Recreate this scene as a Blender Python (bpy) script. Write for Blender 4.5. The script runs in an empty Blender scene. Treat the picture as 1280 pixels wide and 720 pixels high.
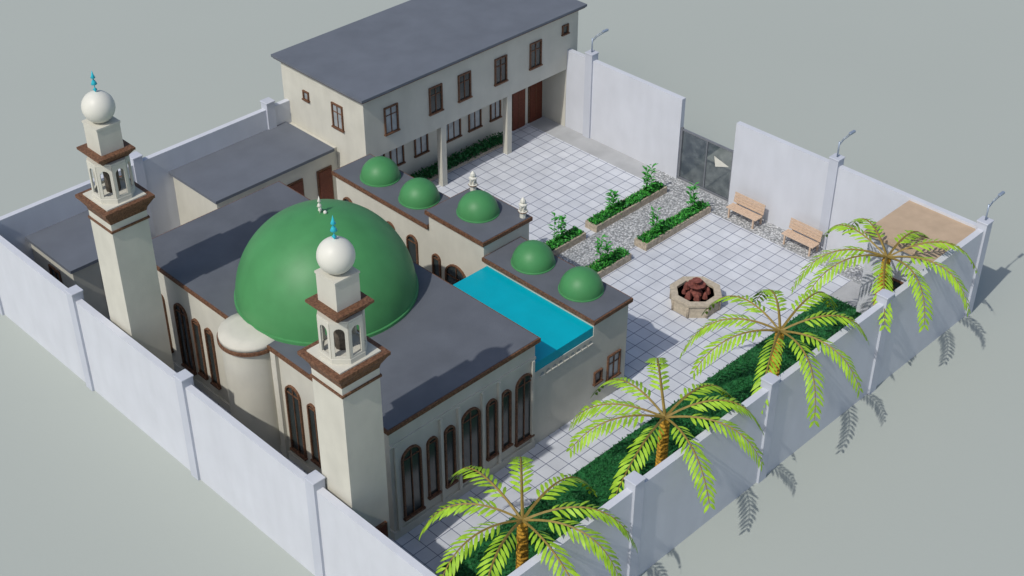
import bpy, bmesh, math, random
from mathutils import Matrix, Vector
random.seed(7)
sc=bpy.context.scene
COL=sc.collection
# ---------------------------------------------------------------- materials
def mat(name,col,rough=.8,var=.12,scale=3.0,bump=.0,bscale=40.,spec=.3,col2=None,metal=0.,streak=0.):
    m=bpy.data.materials.new(name); m.use_nodes=True
    nt=m.node_tree; b=nt.nodes['Principled BSDF']
    b.inputs['Roughness'].default_value=rough
    b.inputs['Specular IOR Level'].default_value=spec
    b.inputs['Metallic'].default_value=metal
    tc=nt.nodes.new('ShaderNodeNewGeometry')
    n=nt.nodes.new('ShaderNodeTexNoise'); n.inputs['Scale'].default_value=scale; n.inputs['Detail'].default_value=6
    nt.links.new(tc.outputs['Position'],n.inputs['Vector'])
    r=nt.nodes.new('ShaderNodeValToRGB')
    c2=col2 if col2 else tuple(min(1,c*(1+var)) for c in col)
    r.color_ramp.elements[0].position=.3; r.color_ramp.elements[1].position=.7
    r.color_ramp.elements[0].color=(*[c*(1-var) for c in col],1)
    r.color_ramp.elements[1].color=(*c2,1)
    nt.links.new(n.outputs['Fac'],r.inputs['Fac']); out=r.outputs['Color']
    if streak>0:
        mp=nt.nodes.new('ShaderNodeMapping'); mp.inputs['Scale'].default_value=(2.2,2.2,.7)
        nt.links.new(tc.outputs['Position'],mp.inputs['Vector'])
        n3=nt.nodes.new('ShaderNodeTexNoise'); n3.inputs['Scale'].default_value=1.; n3.inputs['Detail'].default_value=7
        nt.links.new(mp.outputs[0],n3.inputs['Vector'])
        mr=nt.nodes.new('ShaderNodeMapRange'); mr.inputs[1].default_value=.35; mr.inputs[2].default_value=.7; mr.inputs[3].default_value=1.; mr.inputs[4].default_value=1-streak
        nt.links.new(n3.outputs['Fac'],mr.inputs[0])
        mx=nt.nodes.new('ShaderNodeMix'); mx.data_type='RGBA'; mx.blend_type='MULTIPLY'; mx.inputs[0].default_value=1
        nt.links.new(out,mx.inputs[6]); nt.links.new(mr.outputs[0],mx.inputs[7]); out=mx.outputs[2]
    nt.links.new(out,b.inputs['Base Color'])
    if bump>0:
        n2=nt.nodes.new('ShaderNodeTexNoise'); n2.inputs['Scale'].default_value=bscale; n2.inputs['Detail'].default_value=4
        nt.links.new(tc.outputs['Position'],n2.inputs['Vector'])
        bp=nt.nodes.new('ShaderNodeBump'); bp.inputs['Strength'].default_value=bump; bp.inputs['Distance'].default_value=.02
        nt.links.new(n2.outputs['Fac'],bp.inputs['Height']); nt.links.new(bp.outputs['Normal'],b.inputs['Normal'])
    return m
CREAM=mat('cream_plaster',(.58,.565,.49),.85,.05,1.2,.3,streak=.07)
WALLW=mat('boundary_paint',(.58,.60,.645),.8,.03,.8,.25,streak=.05)
PILW=mat('pillar_paint',(.50,.525,.585),.8,.04,.8,.2,streak=.05)
ROOF=mat('roof_membrane',(.110,.120,.140),.75,.10,1.0,.3)
ROOF2=mat('roof_membrane_light',(.130,.145,.172),.75,.08,1.0,.3)
BROWN=mat('brown_trim',(.10,.045,.025),.6,.35,18.,.3,col2=(.22,.11,.06))
DOORM=mat('door_wood',(.12,.03,.015),.5,.35,22.,.3)
GLASS=mat('window_glass',(.035,.045,.045),.15,.2,1.5,spec=.6)
GLASSL=mat('window_glass_curtain',(.32,.35,.36),.2,.2,2.5,spec=.6)
GREEN=mat('dome_green',(.062,.245,.085),.48,.07,1.5,.1,spec=.35,streak=.06)
PEARL=mat('pearl_white',(.66,.65,.58),.45,.03,2.)
CYAN=mat('pool_water',(.0,.37,.47),.3,.04,1.5,.15,6.,spec=.3)
FIN=mat('finial_turquoise',(.03,.44,.54),.3,.1,5.)
STONE=mat('planter_stone',(.42,.36,.28),.9,.30,9.,.6)
STONEG=mat('basin_stone',(.46,.40,.31),.9,.18,8.,.25,18.)
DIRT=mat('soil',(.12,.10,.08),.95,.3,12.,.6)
LEAFD=mat('hedge_leaf',(.014,.105,.030),.6,.4,7.,col2=(.027,.18,.05))
LEAFG=mat('plant_leaf',(.05,.30,.04),.5,.35,9.)
PALML=mat('palm_leaf',(.25,.46,.02),.5,.2,4.,col2=(.37,.60,.04))
RACH=mat('palm_rachis',(.24,.17,.04),.6,.2,9.)
TRUNK=mat('palm_trunk_bark',(.50,.27,.03),.8,.4,14.,.8)
WOOD=mat('bench_wood',(.56,.42,.31),.6,.12,12.,.3)
METAL=mat('lamp_metal',(.33,.39,.48),.4,.05,4.,metal=.4)
REDST=mat('red_stone',(.20,.065,.05),.8,.4,10.,.6)
TAN=mat('tan_roof',(.48,.36,.25),.85,.08,2.,.3)
GATEF=mat('gate_frame',(.17,.18,.20),.45,.1,6.)
LAMPG=mat('lamp_lens',(.6,.62,.6),.3,.05,3.)
GROUND=mat('ground_plain',(.400,.432,.398),.98,.015,.05,.1,8.,spec=.1)
YARD=mat('yard_concrete',(.40,.41,.42),.9,.12,1.0,.3)

def tilemat():
    m=bpy.data.materials.new('court_tiles'); m.use_nodes=True; nt=m.node_tree; b=nt.nodes['Principled BSDF']
    g=nt.nodes.new('ShaderNodeNewGeometry')
    br=nt.nodes.new('ShaderNodeTexBrick'); br.offset=.0; br.squash=1.
    br.inputs['Scale'].default_value=1; br.inputs['Brick Width'].default_value=.5; br.inputs['Row Height'].default_value=.50
    br.inputs['Mortar Size'].default_value=.013; br.inputs['Mortar Smooth'].default_value=.1
    br.inputs['Color1'].default_value=(.56,.585,.635,1); br.inputs['Color2'].default_value=(.64,.665,.71,1)
    br.inputs['Mortar'].default_value=(.14,.16,.23,1)
    nt.links.new(g.outputs['Position'],br.inputs['Vector'])
    n=nt.nodes.new('ShaderNodeTexNoise'); n.inputs['Scale'].default_value=1.3; n.inputs['Detail'].default_value=8
    nt.links.new(g.outputs['Position'],n.inputs['Vector'])
    mr=nt.nodes.new('ShaderNodeMapRange'); mr.inputs[1].default_value=.3; mr.inputs[2].default_value=.7; mr.inputs[3].default_value=.88; mr.inputs[4].default_value=1.04
    nt.links.new(n.outputs['Fac'],mr.inputs[0])
    mx=nt.nodes.new('ShaderNodeMix'); mx.data_type='RGBA'; mx.blend_type='MULTIPLY'; mx.inputs[0].default_value=1
    nt.links.new(br.outputs['Color'],mx.inputs[6]); nt.links.new(mr.outputs[0],mx.inputs[7])
    nt.links.new(mx.outputs[2],b.inputs['Base Color']); b.inputs['Roughness'].default_value=.6
    bp=nt.nodes.new('ShaderNodeBump'); bp.inputs['Strength'].default_value=.3; bp.inputs['Distance'].default_value=.01; bp.invert=True
    nt.links.new(br.outputs['Fac'],bp.inputs['Height']); nt.links.new(bp.outputs['Normal'],b.inputs['Normal'])
    return m
def gravelmat():
    m=bpy.data.materials.new('gravel_stones'); m.use_nodes=True; nt=m.node_tree; b=nt.nodes['Principled BSDF']
    g=nt.nodes.new('ShaderNodeNewGeometry'); v=nt.nodes.new('ShaderNodeTexVoronoi'); v.inputs['Scale'].default_value=14
    nt.links.new(g.outputs['Position'],v.inputs['Vector'])
    bw=nt.nodes.new('ShaderNodeSeparateColor'); nt.links.new(v.outputs['Color'],bw.inputs[0])
    r=nt.nodes.new('ShaderNodeValToRGB'); r.color_ramp.elements[0].color=(.30,.32,.33,1); r.color_ramp.elements[1].color=(.70,.71,.72,1)
    nt.links.new(bw.outputs[0],r.inputs[0]); 
    mr=nt.nodes.new('ShaderNodeMapRange'); mr.inputs[1].default_value=.3; mr.inputs[2].default_value=.65; mr.inputs[3].default_value=1.; mr.inputs[4].default_value=.5
    nt.links.new(v.outputs['Distance'],mr.inputs[0])
    mx=nt.nodes.new('ShaderNodeMix'); mx.data_type='RGBA'; mx.blend_type='MULTIPLY'; mx.inputs[0].default_value=1
    nt.links.new(r.outputs[0],mx.inputs[6]); nt.links.new(mr.outputs[0],mx.inputs[7])
    nt.links.new(mx.outputs[2],b.inputs['Base Color']); b.inputs['Roughness'].default_value=.9
    bp=nt.nodes.new('ShaderNodeBump'); bp.inputs['Strength'].default_value=.6; bp.inputs['Distance'].default_value=.03; bp.invert=True
    nt.links.new(v.outputs['Distance'],bp.inputs['Height']); nt.links.new(bp.outputs['Normal'],b.inputs['Normal'])
    return m
def gateglass():
    m=bpy.data.materials.new('gate_tinted_glass'); m.use_nodes=True; nt=m.node_tree; b=nt.nodes['Principled BSDF']
    g=nt.nodes.new('ShaderNodeNewGeometry'); n=nt.nodes.new('ShaderNodeTexNoise'); n.inputs['Scale'].default_value=3; n.inputs['Detail'].default_value=4
    nt.links.new(g.outputs['Position'],n.inputs['Vector'])
    r=nt.nodes.new('ShaderNodeValToRGB'); r.color_ramp.elements[0].position=.40; r.color_ramp.elements[1].position=.7
    r.color_ramp.elements[0].color=(.05,.06,.065,1); r.color_ramp.elements[1].color=(.16,.18,.18,1)
    nt.links.new(n.outputs['Fac'],r.inputs[0]); nt.links.new(r.outputs[0],b.inputs['Base Color'])
    b.inputs['Roughness'].default_value=.08; b.inputs['Alpha'].default_value=.66; b.inputs['Specular IOR Level'].default_value=.6
    return m
TILE=tilemat(); GRAV=gravelmat(); GP=gateglass()
# ---------------------------------------------------------------- mesh helpers
def empty(name):
    o=bpy.data.objects.new(name,None); COL.objects.link(o); o.empty_display_size=.2; return o
def mesh(name,vs,fs,m,par=None,smooth=False,mats=None,mi=None):
    me=bpy.data.meshes.new(name); me.from_pydata(vs,[],fs); me.update()
    for mm in (mats or [m]): me.materials.append(mm)
    if mi: me.polygons.foreach_set('material_index',mi)
    if smooth: me.polygons.foreach_set('use_smooth',[True]*len(me.polygons))
    o=bpy.data.objects.new(name,me); COL.objects.link(o)
    if par: o.parent=par
    return o
BF=[(0,3,2,1),(4,5,6,7),(0,1,5,4),(1,2,6,5),(2,3,7,6),(3,0,4,7)]
def box(name,x0,x1,y0,y1,z0,z1,m,par=None,bev=0):
    x0,x1=min(x0,x1),max(x0,x1); y0,y1=min(y0,y1),max(y0,y1)
    vs=[(x0,y0,z0),(x1,y0,z0),(x1,y1,z0),(x0,y1,z0),(x0,y0,z1),(x1,y0,z1),(x1,y1,z1),(x0,y1,z1)]
    o=mesh(name,vs,BF,m,par)
    if bev:
        b=o.modifiers.new('b','BEVEL'); b.width=bev; b.segments=2
    return o
def sheet(name,x0,x1,y0,y1,z,m,par=None):
    return mesh(name,[(x0,y0,z),(x1,y0,z),(x1,y1,z),(x0,y1,z)],[(0,1,2,3)],m,par)
def lathe(name,cx,cy,prof,n,m,par=None,smooth=True,rot=0.,a0=0.,a1=2*math.pi):
    full=abs(a1-a0-2*math.pi)<1e-6; cnt=n if full else n+1
    vs=[];fs=[]
    for (r,z) in prof:
        for i in range(cnt):
            a=a0+rot+(a1-a0)*i/n; vs.append((cx+r*math.cos(a),cy+r*math.sin(a),z))
    for j in range(len(prof)-1):
        for i in range(n):
            i2=(i+1)%cnt if full else i+1
            fs.append((j*cnt+i,j*cnt+i2,(j+1)*cnt+i2,(j+1)*cnt+i))
    if full:
        if prof[0][0]>1e-4: fs.append(tuple(range(cnt-1,-1,-1)))
        if prof[-1][0]>1e-4: fs.append(tuple((len(prof)-1)*cnt+i for i in range(cnt)))
    return mesh(name,vs,fs,m,par,smooth)
def hemi(name,cx,cy,z,R,m,par,n=48,k=14,sq=1.):
    pr=[(R,z-.05)]+[(max(R*math.cos(t),1e-5),z+sq*R*math.sin(t)) for t in [math.pi/2*i/k for i in range(k+1)]]
    return lathe(name,cx,cy,pr,n,m,par)
def ball(name,cx,cy,z,R,m,par,n=24,k=12):
    return lathe(name,cx,cy,[(max(R*math.sin(t),1e-5),z-R*math.cos(t)) for t in [math.pi*i/k for i in range(k+1)]],n,m,par)
def rod(name,p,q,r,m,par,n=8,r2=None):
    p=Vector(p);q=Vector(q);d=(q-p);L=d.length; R=d.to_track_quat('Z','Y').to_matrix()
    r2=r if r2 is None else r2; vs=[]
    for rr,z in((r,0),(r2,L)):
        for i in range(n):
            a=2*math.pi*i/n; vs.append(tuple(p+R@Vector((rr*math.cos(a),rr*math.sin(a),z))))
    fs=[(i,(i+1)%n,n+(i+1)%n,n+i) for i in range(n)]+[tuple(range(n-1,-1,-1)),tuple(range(n,2*n))]
    return mesh(name,vs,fs,m,par,True)
def P(face,plane,a,o,z):
    return (a,plane-o,z) if face=='-Y' else (plane-o,a,z)
def fbox(name,face,plane,a0,a1,o0,o1,z0,z1,m,par):
    if face=='-Y': return box(name,a0,a1,plane-o1,plane-o0,z0,z1,m,par)
    return box(name,plane-o1,plane-o0,a0,a1,z0,z1,m,par)
def window(par,face,plane,a,z0,z1,w,glass=GLASS,bars=1,sill=True):
    t=.06
    fbox('window_glass',face,plane,a-w/2+.01,a+w/2-.01,-.02,.012,z0+.01,z1-.01,glass,par)
    fbox('window_frame',face,plane,a-w/2-t,a-w/2,-.02,.06,z0,z1,BROWN,par)
    fbox('window_frame',face,plane,a+w/2,a+w/2+t,-.02,.06,z0,z1,BROWN,par)
    fbox('window_frame',face,plane,a-w/2-t,a+w/2+t,-.02,.062,z1,z1+t,BROWN,par)
    fbox('window_sill',face,plane,a-w/2-t-.03,a+w/2+t+.03,-.02,.09,z0-t,z0,BROWN,par)
    for i in range(bars):
        x=a-w/2+w*(i+1)/(bars+1); fbox('window_mullion',face,plane,x-.02,x+.02,.0,.04,z0,z1,BROWN,par)
    if z1-z0>.8: fbox('window_transom',face,plane,a-w/2,a+w/2,0,.035,z1-.32,z1-.29,BROWN,par)
def archpts(w,z0,z1,n=10):
    r=w/2; zc=z1-r
    return [(-r,z0)]+[(-r*math.cos(math.pi*i/n),zc+r*math.sin(math.pi*i/n)) for i in range(n+1)]+[(r,z0)]
def arch_window(par,face,plane,a,z0,z1,w,glass=GLASS,t=.055,bars=True):
    A=archpts(w,z0,z1); B=archpts(w+2*t,z0,z1+t)
    vs=[];fs=[];n=len(A)
    for o in(-.02,.07):
        for (x,z) in A: vs.append(P(face,plane,a+x,o,z))
        for (x,z) in B: vs.append(P(face,plane,a+x,o,z))
    for i in range(n-1):
        fs.append((2*n+i,2*n+i+1,3*n+i+1,3*n+i)); fs.append((n+i,n+i+1,3*n+i+1,3*n+i)); fs.append((i,i+1,2*n+i+1,2*n+i))
    mesh('arch_frame',vs,fs,BROWN,par)
    mesh('arch_glass',[P(face,plane,a+x,.012,z) for x,z in A],[tuple(range(n))],glass,par)
    fbox('arch_sill',face,plane,a-w/2-t-.03,a+w/2+t+.03,-.02,.11,z0-.07,z0,BROWN,par)
    if bars:
        if w>.5: fbox('arch_mullion',face,plane,a-.015,a+.015,.0,.045,z0,z1-.02,BROWN,par)
        fbox('arch_transom',face,plane,a-w/2,a+w/2,0,.04,z1-w/2-.015,z1-w/2+.015,BROWN,par)
def slab_roof(par,x0,x1,y0,y1,z,ov=.12,m=ROOF,th=.16):
    box('roof_trim',x0-ov,x1+ov,y0-ov,y1+ov,z-th,z-.02,BROWN,par)
    box('roof_slab',x0-ov+.05,x1+ov-.05,y0-ov+.05,y1+ov-.05,z-.03,z,m,par)
# ---------------------------------------------------------------- ground
sheet('ground',-600,900,-600,900,0,GROUND)
X0,X1,Y0,Y1=16.11,40.24,17.51,41.62
sheet('yard_floor',X0,X1,Y0,Y1,.004,YARD)
sheet('tiled_courtyard',18.1,39.1,21.5,38.2,.010,TILE)
sheet('gravel_strip',39.1,X1-.1,20.3,31.6,.012,GRAV)
sheet('gravel_path',29.3,39.1,28.55,30.25,.016,GRAV)
# ---------------------------------------------------------------- perimeter walls
HP,HW,T=3.93,3.62,.11
w=empty('perimeter_wall')
box('front_panel',X0-T,X0+T,Y0,Y1,0,HW,WALLW,w)
box('side_panel',X0+T,X1-T,Y0-T,Y0+T,0,HW,WALLW,w)
box('rear_side_panel',X0+T,X1-T,Y1-T,Y1+T,0,HW,WALLW,w)
box('back_panel',X1-T,X1+T,Y0,28.0,0,HW,WALLW,w)
box('back_panel',X1-T,X1+T,30.68,Y1,0,HW,WALLW,w)
ys=[17.51,23.55,29.65,35.68,41.62]; xs=[16.11,22.15,28.15,34.16,40.24]
pill=[(X0,y) for y in ys]+[(x,Y0) for x in xs[1:]]+[(x,Y1) for x in xs[1:3]]+[(X1,23.52),(X1,35.62)]
for (x,y) in pill:
    box('pillar',x-.19,x+.19,y-.19,y+.19,0,HP-.06,PILW,w)
    box('pillar_cap',x-.215,x+.215,y-.215,y+.215,HP-.06,HP,PILW,w,.015)
# gate
g=empty('entrance_gate')
gx=X1
for y in (28.05,30.63): box('gate_post',gx-.05,gx+.05,y-.04,y+.04,0,2.35,GATEF,g)
box('gate_rail',gx-.04,gx+.04,28.09,30.59,2.24,2.31,GATEF,g)
box('gate_rail',gx-.04,gx+.04,28.09,30.59,.03,.10,GATEF,g)
box('gate_stile',gx-.03,gx+.03,29.32,29.37,.10,2.24,GATEF,g)
mesh('gate_infill',[(gx,28.09,.1),(gx,29.32,.1),(gx,29.32,2.24),(gx,28.09,2.24)],[(0,1,2,3)],GP,g)
mesh('gate_infill',[(gx,29.37,.1),(gx,30.59,.1),(gx,30.59,2.24),(gx,29.37,2.24)],[(0,1,2,3)],GP,g)
mesh('gate_sunlit_patch',[(gx-.03,28.95,1.75),(gx-.03,28.2,1.55),(gx-.03,28.85,1.30)],[(0,1,2)],PEARL,g)  # added white triangle, stands in for a sunlit patch seen through the gate
# street lamps on pillars
for (y) in (17.51,23.52,35.62):
    l=empty('street_lamp')
    rod('pole',(X1,y,HP),(X1,y,HP+.62),.032,METAL,l)
    for dz in(0,.08):
        pts=[(X1,y,HP+.45+dz),(X1+.25,y,HP+.58+dz),(X1+.75,y,HP+.64+dz)]
        for a,b in zip(pts,pts[1:]): rod('arm',a,b,.014,METAL,l,6)
    box('lamp_head',X1+.62,X1+.95,y-.055,y+.055,HP+.66,HP+.74,METAL,l,.02)
    box('lamp_lens',X1+.66,X1+.92,y-.04,y+.04,HP+.645,HP+.66,LAMPG,l)
# ---------------------------------------------------------------- mosque
mq=empty('mosque')
MX0,MX1,MY0,MY1,MH=18.56,24.33,23.36,35.86,4.29
box('hall_walls',MX0,MX1,MY0,MY1,0,MH-.1,CREAM,mq)
slab_roof(mq,MX0,MX1,MY0,MY1,MH,.12)
box('hall_plinth',MX0-.06,MX1,MY0-.06,MY1,0,.3,CREAM,mq)
for a,wd in ((19.3,.62),(20.1,.30),(20.78,.30),(21.62,.66),(22.48,.30),(23.08,.30),(23.86,.62)):
    z0,z1=(.6,3.1) if wd>.5 else (.8,2.95)
    arch_window(mq,'-Y',MY0,a,z0,z1,wd)
for a in (18.72,20.44,21.14,22.10,22.78,24.2):
    fbox('pilaster','-Y',MY0,a-.05,a+.05,0,.09,.3,3.5,CREAM,mq)
fbox('string_course','-Y',MY0,MX0,MX1,0,.05,3.5,3.6,CREAM,mq)
for a,wd in ((34.75,.3),(33.6,.6),(32.75,.3),(32.05,.3),(27.75,.6),(26.85,.3),(26.2,.3),(25.3,.6),(24.4,.3)):
    z0,z1=(.6,3.15) if wd>.5 else (.8,3.0)
    arch_window(mq,'-X',MX0,a,z0,z1,wd)
for a in (30.95,28.45,35.5,24.0):
    fbox('pilaster','-X',MX0,a-.12,a+.12,0,.12,0,MH-.17,CREAM,mq)
ac=29.65
lathe('apse_wall',MX0,ac,[(.92,0),(.92,4.0)],24,CREAM,mq,True,0,math.pi/2,3*math.pi/2)
lathe('apse_cornice',MX0,ac,[(.92,4.0),(1.02,4.03),(1.02,4.14),(.98,4.15)],24,BROWN,mq,False,0,math.pi/2,3*math.pi/2)
lathe('apse_roof',MX0,ac,[(.98,4.14),(.97,4.30),(.6,4.37),(1e-4,4.40)],24,CREAM,mq,True,0,0,2*math.pi)
DX,DY,DR=21.45,29.6,2.8
lathe('dome_drum',DX,DY,[(DR+.05,MH),(DR+.05,MH+.10),(DR-.01,MH+.12)],72,GREEN,mq,False)
hemi('main_dome',DX,DY,MH+.06,DR,GREEN,mq,96,28)
def finial(par,x,y,z,s,m):
    lathe('finial_stem',x,y,[(.05*s,z-.03),(.02*s,z+.08*s),(.09*s,z+.16*s),(.02*s,z+.24*s),(.02*s,z+.34*s),(.13*s,z+.40*s),(.08*s,z+.52*s),(.02*s,z+.62*s),(.10*s,z+.68*s),(.05*s,z+.80*s),(.004*s,z+1.0*s)],14,m,par)
finial(mq,DX,DY,MH+.06+DR,.6,PEARL)
for sgn in (-.12,.12): ball('finial_bead',DX+.1,DY+sgn,MH+.09+DR,.06,PEARL,mq,10,6)
# ---- minarets
def arch_panel(name,c,ang,w,z0,z1,ow,oz0,oz1,th,m,par):
    n=8; r=ow/2; zc=oz1-r
    arc=[(-r*math.cos(math.pi*i/n),zc+r*math.sin(math.pi*i/n)) for i in range(n+1)]
    q=[]
    q.append([(-w/2,z0),(-r,z0),(-r,z1),(-w/2,z1)]); q.append([(r,z0),(w/2,z0),(w/2,z1),(r,z1)])
    q.append([(-r,z0),(r,z0),(r,oz0),(-r,oz0)])
    for i in range(n): q.append([arc[i],arc[i+1],(arc[i+1][0],z1),(arc[i][0],z1)])
    vs=[];fs=[]
    ux,uy=-math.sin(ang),math.cos(ang)
    for quad in q:
        b=len(vs)
        for a,z in quad: vs.append((c[0]+ux*a,c[1]+uy*a,z))
        fs.append((b,b+1,b+2,b+3))
    o=mesh(name,vs,fs,m,par)
    s=o.modifiers.new('s','SOLIDIFY'); s.thickness=th; s.offset=0
    return o
def minaret(x,y,door):
    mi=empty('minaret'); h=.61
    box('shaft',x-h,x+h,y-h,y+h,0,7.75,CREAM,mi)
    box('base_block',x-h-.07,x+h+.07,y-h-.07,y+h+.07,0,.5,CREAM,mi)
    s2=math.sqrt(2)
    box('shaft_band',x-h-.04,x+h+.04,y-h-.04,y+h+.04,7.22,7.29,BROWN,mi)
    lathe('balcony_corbel',x,y,[(h*s2,7.5),((h+.03)*s2,7.62),((h+.20)*s2,7.92)],4,BROWN,mi,False,math.pi/4)
    box('balcony_slab',x-.83,x+.83,y-.83,y+.83,7.92,8.02,BROWN,mi)
    box('balcony_floor',x-.66,x+.66,y-.66,y+.66,8.02,8.06,CREAM,mi)
    lathe('lantern_base',x,y,[(.62,8.05),(.62,8.2),(.60,8.22)],8,CREAM,mi,False,math.pi/8)
    ap=.54; fw=2*ap*math.tan(math.pi/8)
    for i in range(8):
        a=i*math.pi/4
        arch_panel('lantern_arch',(x+ap*math.cos(a),y+ap*math.sin(a)),a,fw,8.15,9.3,fw*.62,8.28,9.14,.05,CREAM,mi)
    lathe('lantern_ring',x,y,[(.60,9.26),(.60,9.36)],8,CREAM,mi,False,math.pi/8)
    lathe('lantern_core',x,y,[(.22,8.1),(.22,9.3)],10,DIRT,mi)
    lathe('upper_corbel',x,y,[(.42*s2,9.34),(.58*s2,9.55)],4,BROWN,mi,False,math.pi/4)
    box('upper_slab',x-.60,x+.60,y-.60,y+.60,9.55,9.62,BROWN,mi)
    box('upper_block',x-.37,x+.37,y-.37,y+.37,9.62,10.42,CREAM,mi)
    box('upper_block_cap',x-.39,x+.39,y-.39,y+.39,10.42,10.48,CREAM,mi)
    ball('top_sphere',x,y,10.93,.47,PEARL,mi,32,16)
    finial(mi,x,y,11.36,.70,FIN)
    if door:
        fbox('door_frame','-Y',y-h,x-.26,x+.46,-.02,.09,.0,2.25,BROWN,mi)
        fbox('door','-Y',y-h,x-.20,x+.40,.04,.11,.0,2.18,DOORM,mi)
minaret(16.98,22.95,True); minaret(16.98,33.5,False)
# ---- portico
PX0,PX1,PH=26.97,28.6,3.59
box('south_wing_walls',PX0,PX1,MY0,28.3,0,PH-.1,CREAM,mq); slab_roof(mq,PX0,PX1,MY0,28.2,PH,.1)
box('centre_walls',PX0,29.1,28.3,31.0,0,4.17-.1,CREAM,mq); slab_roof(mq,PX0,29.1,28.33,31.0,4.17,.1)
box('north_wing_walls',PX0,PX1,31.0,36.05,0,PH-.1,CREAM,mq); slab_roof(mq,PX0,PX1,31.1,36.05,PH,.1)
for (x,y,z) in ((27.87,26.9,PH),(27.87,24.75,PH),(28.1,29.75,4.17),(27.87,34.6,PH),(27.87,32.5,PH)):
    lathe('small_dome_ring',x,y,[(.74,z),(.74,z+.03),(.7,z+.05)],40,GREEN,mq,False)
    hemi('small_dome',x,y,z+.03,.71,GREEN,mq,40,12)
for y in (28.45,30.88):
    x=28.95; z=4.17
    lathe('roof_lantern',x,y,[(.11,z),(.11,z+.20),(.17,z+.22),(.17,z+.26),(.05,z+.27),(.05,z+.46),(.15,z+.48),(.15,z+.52),(.07,z+.54),(.10,z+.62),(.08,z+.69),(.01,z+.78)],8,PEARL,mq,False)
    for k in range(6):
        a=k*math.pi/3; rod('lantern_post',(x+.11*math.cos(a),y+.11*math.sin(a),z+.26),(x+.11*math.cos(a),y+.11*math.sin(a),z+.48),.018,PEARL,mq,5)
    lathe('roof_lantern_band',x,y,[(.178,z+.225),(.178,z+.25)],8,BROWN,mq,False)
box('terrace_walls',MX1,PX0,MY0,28.2,0,2.93,CREAM,mq)
box('terrace_pool',MX1+.003,PX0-.003,MY0+.02,28.15,2.93,3.27,CYAN,mq)
for i in range(9):
    a=24.65+i*.27
    vs=[P('-Y',MY0,a+.09*math.cos(t),.02,2.70+.12*math.sin(t)) for t in [math.pi*k/8 for k in range(9)]]
    mesh('terrace_vent',vs,[tuple(range(9))],GLASSL,mq)
    fbox('terrace_vent_sill','-Y',MY0,a-.1,a+.1,0,.05,2.66,2.70,CREAM,mq)
window(mq,'-Y',MY0,27.25,.95,1.35,.26,GLASS,0)
window(mq,'-Y',MY0,28.0,.75,1.65,.5,GLASSL,1)
arch_window(mq,'-X',PX0,29.65,.05,2.5,1.0,GLASS)
fbox('portico_door_leaf','-X',PX0,29.2,29.62,.013,.05,.05,1.95,DOORM,mq)
for a in (28.7,30.65): arch_window(mq,'-X',PX0,a,.7,2.5,.3)
for a in (31.9,33.1,34.3,35.4): arch_window(mq,'-X',PX0,a,.8,2.7,.45)
# ---------------------------------------------------------------- two storey building
bb=empty('two_storey_building')
BX0,BX1,BY0,BY1,BH=29.1,40.75,36.9,41.85,5.49
FZ=2.74
box('upper_storey',BX0,BX1,BY0,BY1,FZ,BH-.12,CREAM,bb)
box('lower_storey',BX0+.003,BX1-.003,38.25,BY1-.003,0,FZ,CREAM,bb)
box('end_wall',BX0+.002,BX0+.25,BY0+.003,38.25,0,FZ,CREAM,bb)
box('end_wall',40.1,BX1-.002,BY0+.003,38.25,0,FZ,CREAM,bb)
box('roof_slab',BX0-.25,BX1+.25,BY0-.25,BY1+.25,BH-.10,BH,ROOF2,bb)
box('roof_fascia',BX0-.2,BX1+.2,BY0-.2,BY1+.2,BH-.16,BH-.1,BROWN,bb)
for x in (33.05,36.72): box('column',x-.13,x+.13,BY0+.0,BY0+.26,0,FZ-.002,CREAM,bb)
for a,gl in ((30.4,GLASSL),(32.67,GLASS),(34.2,GLASS),(36.2,GLASS),(38.2,GLASS)):
    window(bb,'-Y',BY0,a,3.55,4.6,.56,gl,1)
window(bb,'-Y',BY0,39.95,4.45,4.78,.26,GLASS,0)
window(bb,'-X',BX0,38.45,3.6,4.55,.52,GLASSL,1)
window(bb,'-X',BX0,40.35,4.1,4.4,.24,GLASSL,0)
for a,wd in ((30.7,.6),(31.7,.6),(33.0,.6),(34.65,.95),(36.0,.6),(37.2,.5)):
    window(bb,'-Y',38.25,a,1.0,2.1,wd,GLASSL,2 if wd>.7 else 1)
for a in (38.55,39.6):
    fbox('door_frame','-Y',38.25,a-.42,a+.42,-.02,.05,0,2.25,BROWN,bb); fbox('door','-Y',38.25,a-.36,a+.36,.04,.08,0,2.17,DOORM,bb)
    fbox('door_split','-Y',38.25,a-.012,a+.012,.08,.09,0,2.17,BROWN,bb)
an=empty('annexe_building')
box('walls',23.5,29.09,38.7,Y1-T-.003,0,2.66,CREAM,an)
box('roof_slab',23.35,28.84,38.5,Y1-T-.002,2.66,2.78,ROOF2,an)
for a in (27.0,28.4):
    fbox('door_frame','-Y',38.7,a-.36,a+.36,-.02,.05,0,2.0,BROWN,an); fbox('door','-Y',38.7,a-.29,a+.29,.04,.08,0,1.93,DOORM,an)
window(an,'-Y',38.7,25.2,1.0,2.0,.7,GLASSL,1)
st=empty('storage_building')
box('walls',17.55,20.3,38.7,Y1-T-.003,0,2.5,CREAM,st)
box('roof_slab',17.4,20.45,38.5,Y1-T-.002,2.5,2.62,ROOF2,st)
window(st,'-X',17.55,40,1.1,1.9,.6,GLASS,1)
fbox('door','-Y',38.7,18.6,19.3,.0,.06,0,2.0,DOORM,st)
gh=empty('guard_house')
box('walls',37.45,X1-T-.003,Y0+T+.003,20.2,0,3.42,WALLW,gh)
box('roof',37.3,X1-T-.002,Y0+T+.002,20.35,3.42,3.52,TAN,gh)
window(gh,'-X',37.45,19.0,1.2,2.1,.7,GLASS,1)
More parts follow.
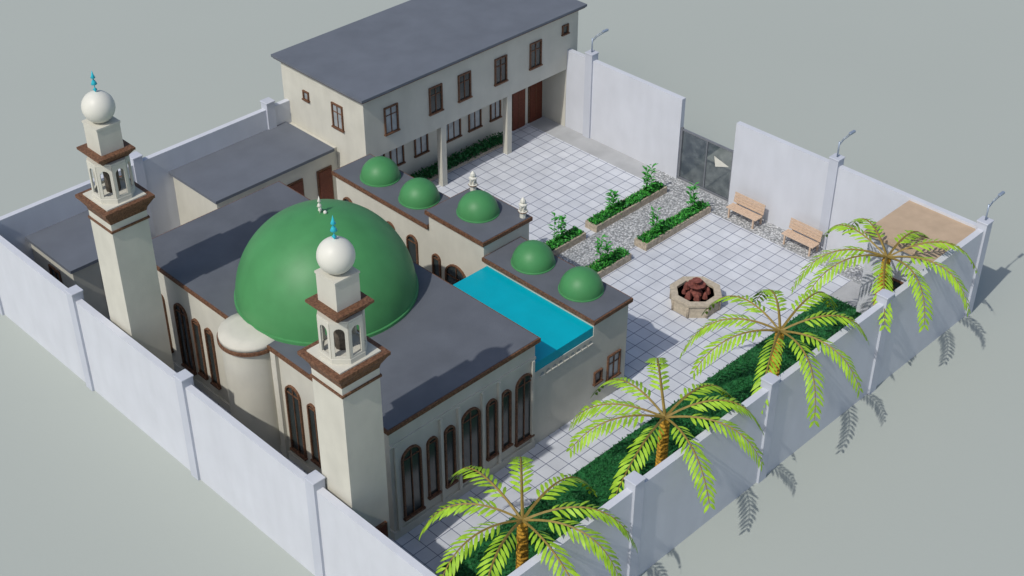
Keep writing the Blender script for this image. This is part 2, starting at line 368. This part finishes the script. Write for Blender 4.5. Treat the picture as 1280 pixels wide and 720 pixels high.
# ---------------------------------------------------------------- vegetation helpers
def leafmass(name,x0,x1,y0,y1,z0,z1,n,s,m,par=None,seed=1):
    R=random.Random(seed); vs=[];fs=[]
    for i in range(n):
        c=Vector((R.uniform(x0,x1),R.uniform(y0,y1),R.uniform(z0,z1)))
        d=Vector((R.gauss(0,1),R.gauss(0,1),abs(R.gauss(.6,.6)))).normalized()
        sd=d.cross(Vector((R.gauss(0,1),R.gauss(0,1),R.gauss(0,1)))).normalized()
        L=s*R.uniform(.6,1.3); b=len(vs)
        vs+= [tuple(c),tuple(c+d*L*.5+sd*L*.28),tuple(c+d*L),tuple(c+d*L*.5-sd*L*.28)]
        fs.append((b,b+1,b+2,b+3))
    return mesh(name,vs,fs,m,par)
lb=empty('hedge_bed')
box('bed_base',18.7,37.6,Y0+.5,21.5,0,.12,LEAFD,lb)
leafmass('bed_foliage',18.7,37.6,Y0+.6,21.5,.10,.14,30000,.085,LEAFD,lb,3)
h2=empty('veranda_hedge')
box('kerb',32.0,37.2,37.55,38.0,0,.14,STONE,h2)
leafmass('foliage',32.0,37.2,37.55,38.0,.12,.42,2600,.13,LEAFD,h2,4)
def shrub(x,y,h,par,seed):
    R=random.Random(seed); vs=[];fs=[]
    for s in range(4):
        bx,by=x+R.uniform(-.18,.18),y+R.uniform(-.1,.1); hh=h*R.uniform(.6,1)
        lean=Vector((R.uniform(-.15,.15),R.uniform(-.1,.1),1))
        rod('stem',(bx,by,.25),tuple(Vector((bx,by,.25))+lean*hh),.015,LEAFG,par,5,.005)
        for k in range(15):
            c=Vector((bx,by,.25))+lean*hh*(.2+.8*k/14); a=R.uniform(0,6.28); up=R.uniform(.2,.9)
            d=Vector((math.cos(a),math.sin(a),up)).normalized(); sd=d.cross(Vector((0,0,1))).normalized(); L=R.uniform(.2,.34)
            b=len(vs); vs+=[tuple(c),tuple(c+d*L*.5+sd*.05),tuple(c+d*L+Vector((0,0,-.05))),tuple(c+d*L*.5-sd*.05)]; fs.append((b,b+1,b+2,b+3))
    mesh('leaves',vs,fs,LEAFG,par)
for k,(xa,xb,ya,plants) in enumerate(((34.8,39.0,30.22,(36.0,38.3)),(35.2,39.1,28.05,(36.0,38.3)),(31.4,34.2,30.22,(33.0,)),(31.9,34.35,28.05,(33.2,)))):
    p=empty('planter')
    yb=ya+.6; t=.08
    box('wall',xa,xb,ya,ya+t,0,.3,STONE,p); box('wall',xa,xb,yb-t,yb,0,.3,STONE,p)
    box('wall',xa,xa+t,ya+t,yb-t,0,.3,STONE,p); box('wall',xb-t,xb,ya+t,yb-t,0,.3,STONE,p)
    box('soil',xa+t,xb-t,ya+t,yb-t,0,.24,DIRT,p)
    leafmass('foliage',xa+t,xb-t,ya+t,yb-t,.22,.38,int((xb-xa)*420),.12,LEAFG,p,20+k)
    leafmass('foliage_dark',xa+t,xb-t,ya+t,yb-t,.2,.34,int((xb-xa)*420),.12,LEAFD,p,40+k)
    for j,x in enumerate(plants): shrub(x,ya+.3,1.25,p,k*10+j)
# palms
def palm(x,y,z,seed,rot):
    R=random.Random(seed); pr=empty('palm_tree')
    prof=[];n=26
    for i in range(n+1):
        f=i/n; r=.19-.05*f; zz=f*(z-.1); prof+=[(r*1.10,zz),(r*.93,zz+.05)]
    prof.append((.02,z+.05))
    lathe('trunk',x,y,prof,12,TRUNK,pr,False)
    vs=[];fs=[];mi=[]
    nf=9
    for f in range(nf):
        a=math.radians(225)+rot+math.pi/nf+2*math.pi*f/nf+R.uniform(-.12,.12); L=R.uniform(3.2,3.7); up=R.uniform(.9,1.25)
        hd=Vector((math.cos(a),math.sin(a),0)); side=Vector((-math.sin(a),math.cos(a),0))
        bend=R.uniform(-.16,.16)
        pts=[];n=19
        for i in range(n+1):
            t=i/n
            rad=L*(t-.18*t**3); zz=L*(up*.48*t-.72*t*t*(.72+.28*t))
            pts.append(Vector((x,y,z))+hd*rad+side*(bend*L*t*t)+Vector((0,0,zz)))
        for i in range(n+1):
            rr=.036*(1-i/n)+.012
            for q in range(4):
                an=q*math.pi/2; vs.append(tuple(pts[i]+side*rr*math.cos(an)+Vector((0,0,rr*math.sin(an)))))
        b0=len(vs)-4*(n+1)
        for i in range(n):
            for q in range(4):
                fs.append((b0+i*4+q,b0+i*4+(q+1)%4,b0+(i+1)*4+(q+1)%4,b0+(i+1)*4+q)); mi.append(0)
        for i in range(4,n+1):
            t=i/n; tan=(pts[min(i+1,n)]-pts[i-1]).normalized()
            ll=.52*(1-.35*abs(2*t-1.1)**2) 
            if t>.9: ll*=.75
            for sgn in(-1,1):
                d=(side*sgn*.72+tan*.72+Vector((0,0,-.22+R.uniform(-.12,.12)))).normalized()
                wv=tan-d*tan.dot(d); wv.normalize()
                wv=(wv+Vector((0,0,R.uniform(-.3,.3)))).normalized()
                l=ll*R.uniform(.85,1.1); wd=.050; c=pts[i]
                b=len(vs)
                m1=c+d*l*.4+Vector((0,0,.02)); m2=c+d*l*.75; tip=c+d*l+Vector((0,0,-.09*l))
                vs+=[tuple(c+wv*.008),tuple(c-wv*.008),tuple(m1+wv*wd),tuple(m1-wv*wd),tuple(m2+wv*wd*.8),tuple(m2-wv*wd*.8),tuple(tip)]
                fs+=[(b,b+1,b+3,b+2),(b+2,b+3,b+5,b+4),(b+4,b+5,b+6)]; mi+=[1,1,1]
    mesh('fronds',vs,fs,None,pr,False,[RACH,PALML],mi)
palm(36.2,18.75,3.72,1,.05); palm(30.3,18.75,3.82,2,-.08); palm(24.9,18.75,3.62,3,.04); palm(19.15,18.75,3.57,5,0)
# ---------------------------------------------------------------- benches
for y in (26.75,24.1):
    b=empty('park_bench'); x=39.25; L=.72
    for i in range(4): box('seat_slat',x-.0+i*.115,x+.1+i*.115,y-L,y+L,.43,.465,WOOD,b,.006)
    for i in range(4):
        z=.50+i*.108
        box('back_slat',x+.47+i*.02,x+.50+i*.02,y-L,y+L,z,z+.1,WOOD,b,.006)
    for s in(-.58,.58):
        box('leg',x+.02,x+.08,y+s-.03,y+s+.03,0,.43,WOOD,b); box('leg',x+.54,x+.60,y+s-.03,y+s+.03,0,.88,WOOD,b)
        box('rail',x+.08,x+.54,y+s-.025,y+s+.025,.37,.43,WOOD,b)
# ---------------------------------------------------------------- fountain
fo=empty('octagonal_fountain'); fx,fy=33.85,24.6
s8=math.pi/8
lathe('basin_side',fx,fy,[(.90,0),(.90,.50)],8,STONEG,fo,False,s8)
lathe('basin_inner',fx,fy,[(.70,.50),(.70,.40)],8,STONEG,fo,False,s8)
lathe('basin_floor',fx,fy,[(.69,.0),(.69,.42)],8,DIRT,fo,False,s8)
vs=[];fs=[]
for r,z in ((.70,.495),(.97,.495),(.97,.60),(.70,.60)):
    for i in range(8): vs.append((fx+r*math.cos(s8+i*2*s8),fy+r*math.sin(s8+i*2*s8),z))
for j in range(4):
    for i in range(8): fs.append((j*8+i,j*8+(i+1)%8,((j+1)%4)*8+(i+1)%8,((j+1)%4)*8+i))
o=mesh('basin_coping',vs,fs,STONEG,fo); bv=o.modifiers.new('b','BEVEL'); bv.width=.012; bv.segments=2
for i in range(8):
    a=s8+i*2*s8
    for zz in (.0,):
        rod('corner_stone',(fx+.90*math.cos(a),fy+.90*math.sin(a),0),(fx+.90*math.cos(a),fy+.90*math.sin(a),.494),.045,STONE,fo,6)
lathe('pedestal',fx,fy,[(.3,.4),(.22,.6),(.12,.68),(.12,.76),(.32,.86),(.34,.90),(.1,.88),(.09,.98),(.18,1.04),(.18,1.07),(.02,1.06)],8,REDST,fo,False)
RR=random.Random(5)
for i in range(8):
    a=i*.785; r=.42; x,y=fx+r*math.cos(a),fy+r*math.sin(a); s=RR.uniform(.08,.12)
    lathe('fountain_rock',x,y,[(s,.40),(s*1.15,.50),(s*.8,.5+s*1.6),(s*.3,.55+s*2)],6,REDST,fo,False,RR.uniform(0,2))
# ---------------------------------------------------------------- world / sun / camera
sd=Vector((-3.1,-.32,3.6)).normalized()
el=math.asin(sd.z); rot=math.atan2(sd.x,sd.y)
W=bpy.data.worlds.new('World'); sc.world=W; W.use_nodes=True; nt=W.node_tree
bg=nt.nodes['Background']; sky=nt.nodes.new('ShaderNodeTexSky'); sky.sky_type='NISHITA'; sky.sun_disc=False
sky.sun_elevation=el; sky.sun_rotation=rot; sky.air_density=1.0; sky.dust_density=2.0; sky.ozone_density=1.0
nt.links.new(sky.outputs[0],bg.inputs[0]); bg.inputs[1].default_value=.112
sl=bpy.data.lights.new('sun','SUN'); sl.energy=2.55; sl.angle=math.radians(.7); sl.color=(1,.965,.90)
so=bpy.data.objects.new('sun',sl); COL.objects.link(so); so.rotation_euler=sd.to_track_quat('Z','Y').to_euler(); so.location=(0,0,40)
cd=bpy.data.cameras.new('camera'); co=bpy.data.objects.new('camera',cd); COL.objects.link(co); sc.camera=co
cd.sensor_width=36; cd.lens=1780.42/1280*36; cd.clip_end=3000; cd.clip_start=.5
M=Matrix.Rotation(math.radians(45.0121-90),4,'Z')@Matrix.Rotation(math.radians(90-35.3336),4,'X')@Matrix.Rotation(math.radians(.129),4,'Z')
co.matrix_world=Matrix.Translation((0,0,30))@M
sc.view_settings.view_transform='Standard'; sc.view_settings.look='None'; sc.view_settings.exposure=0
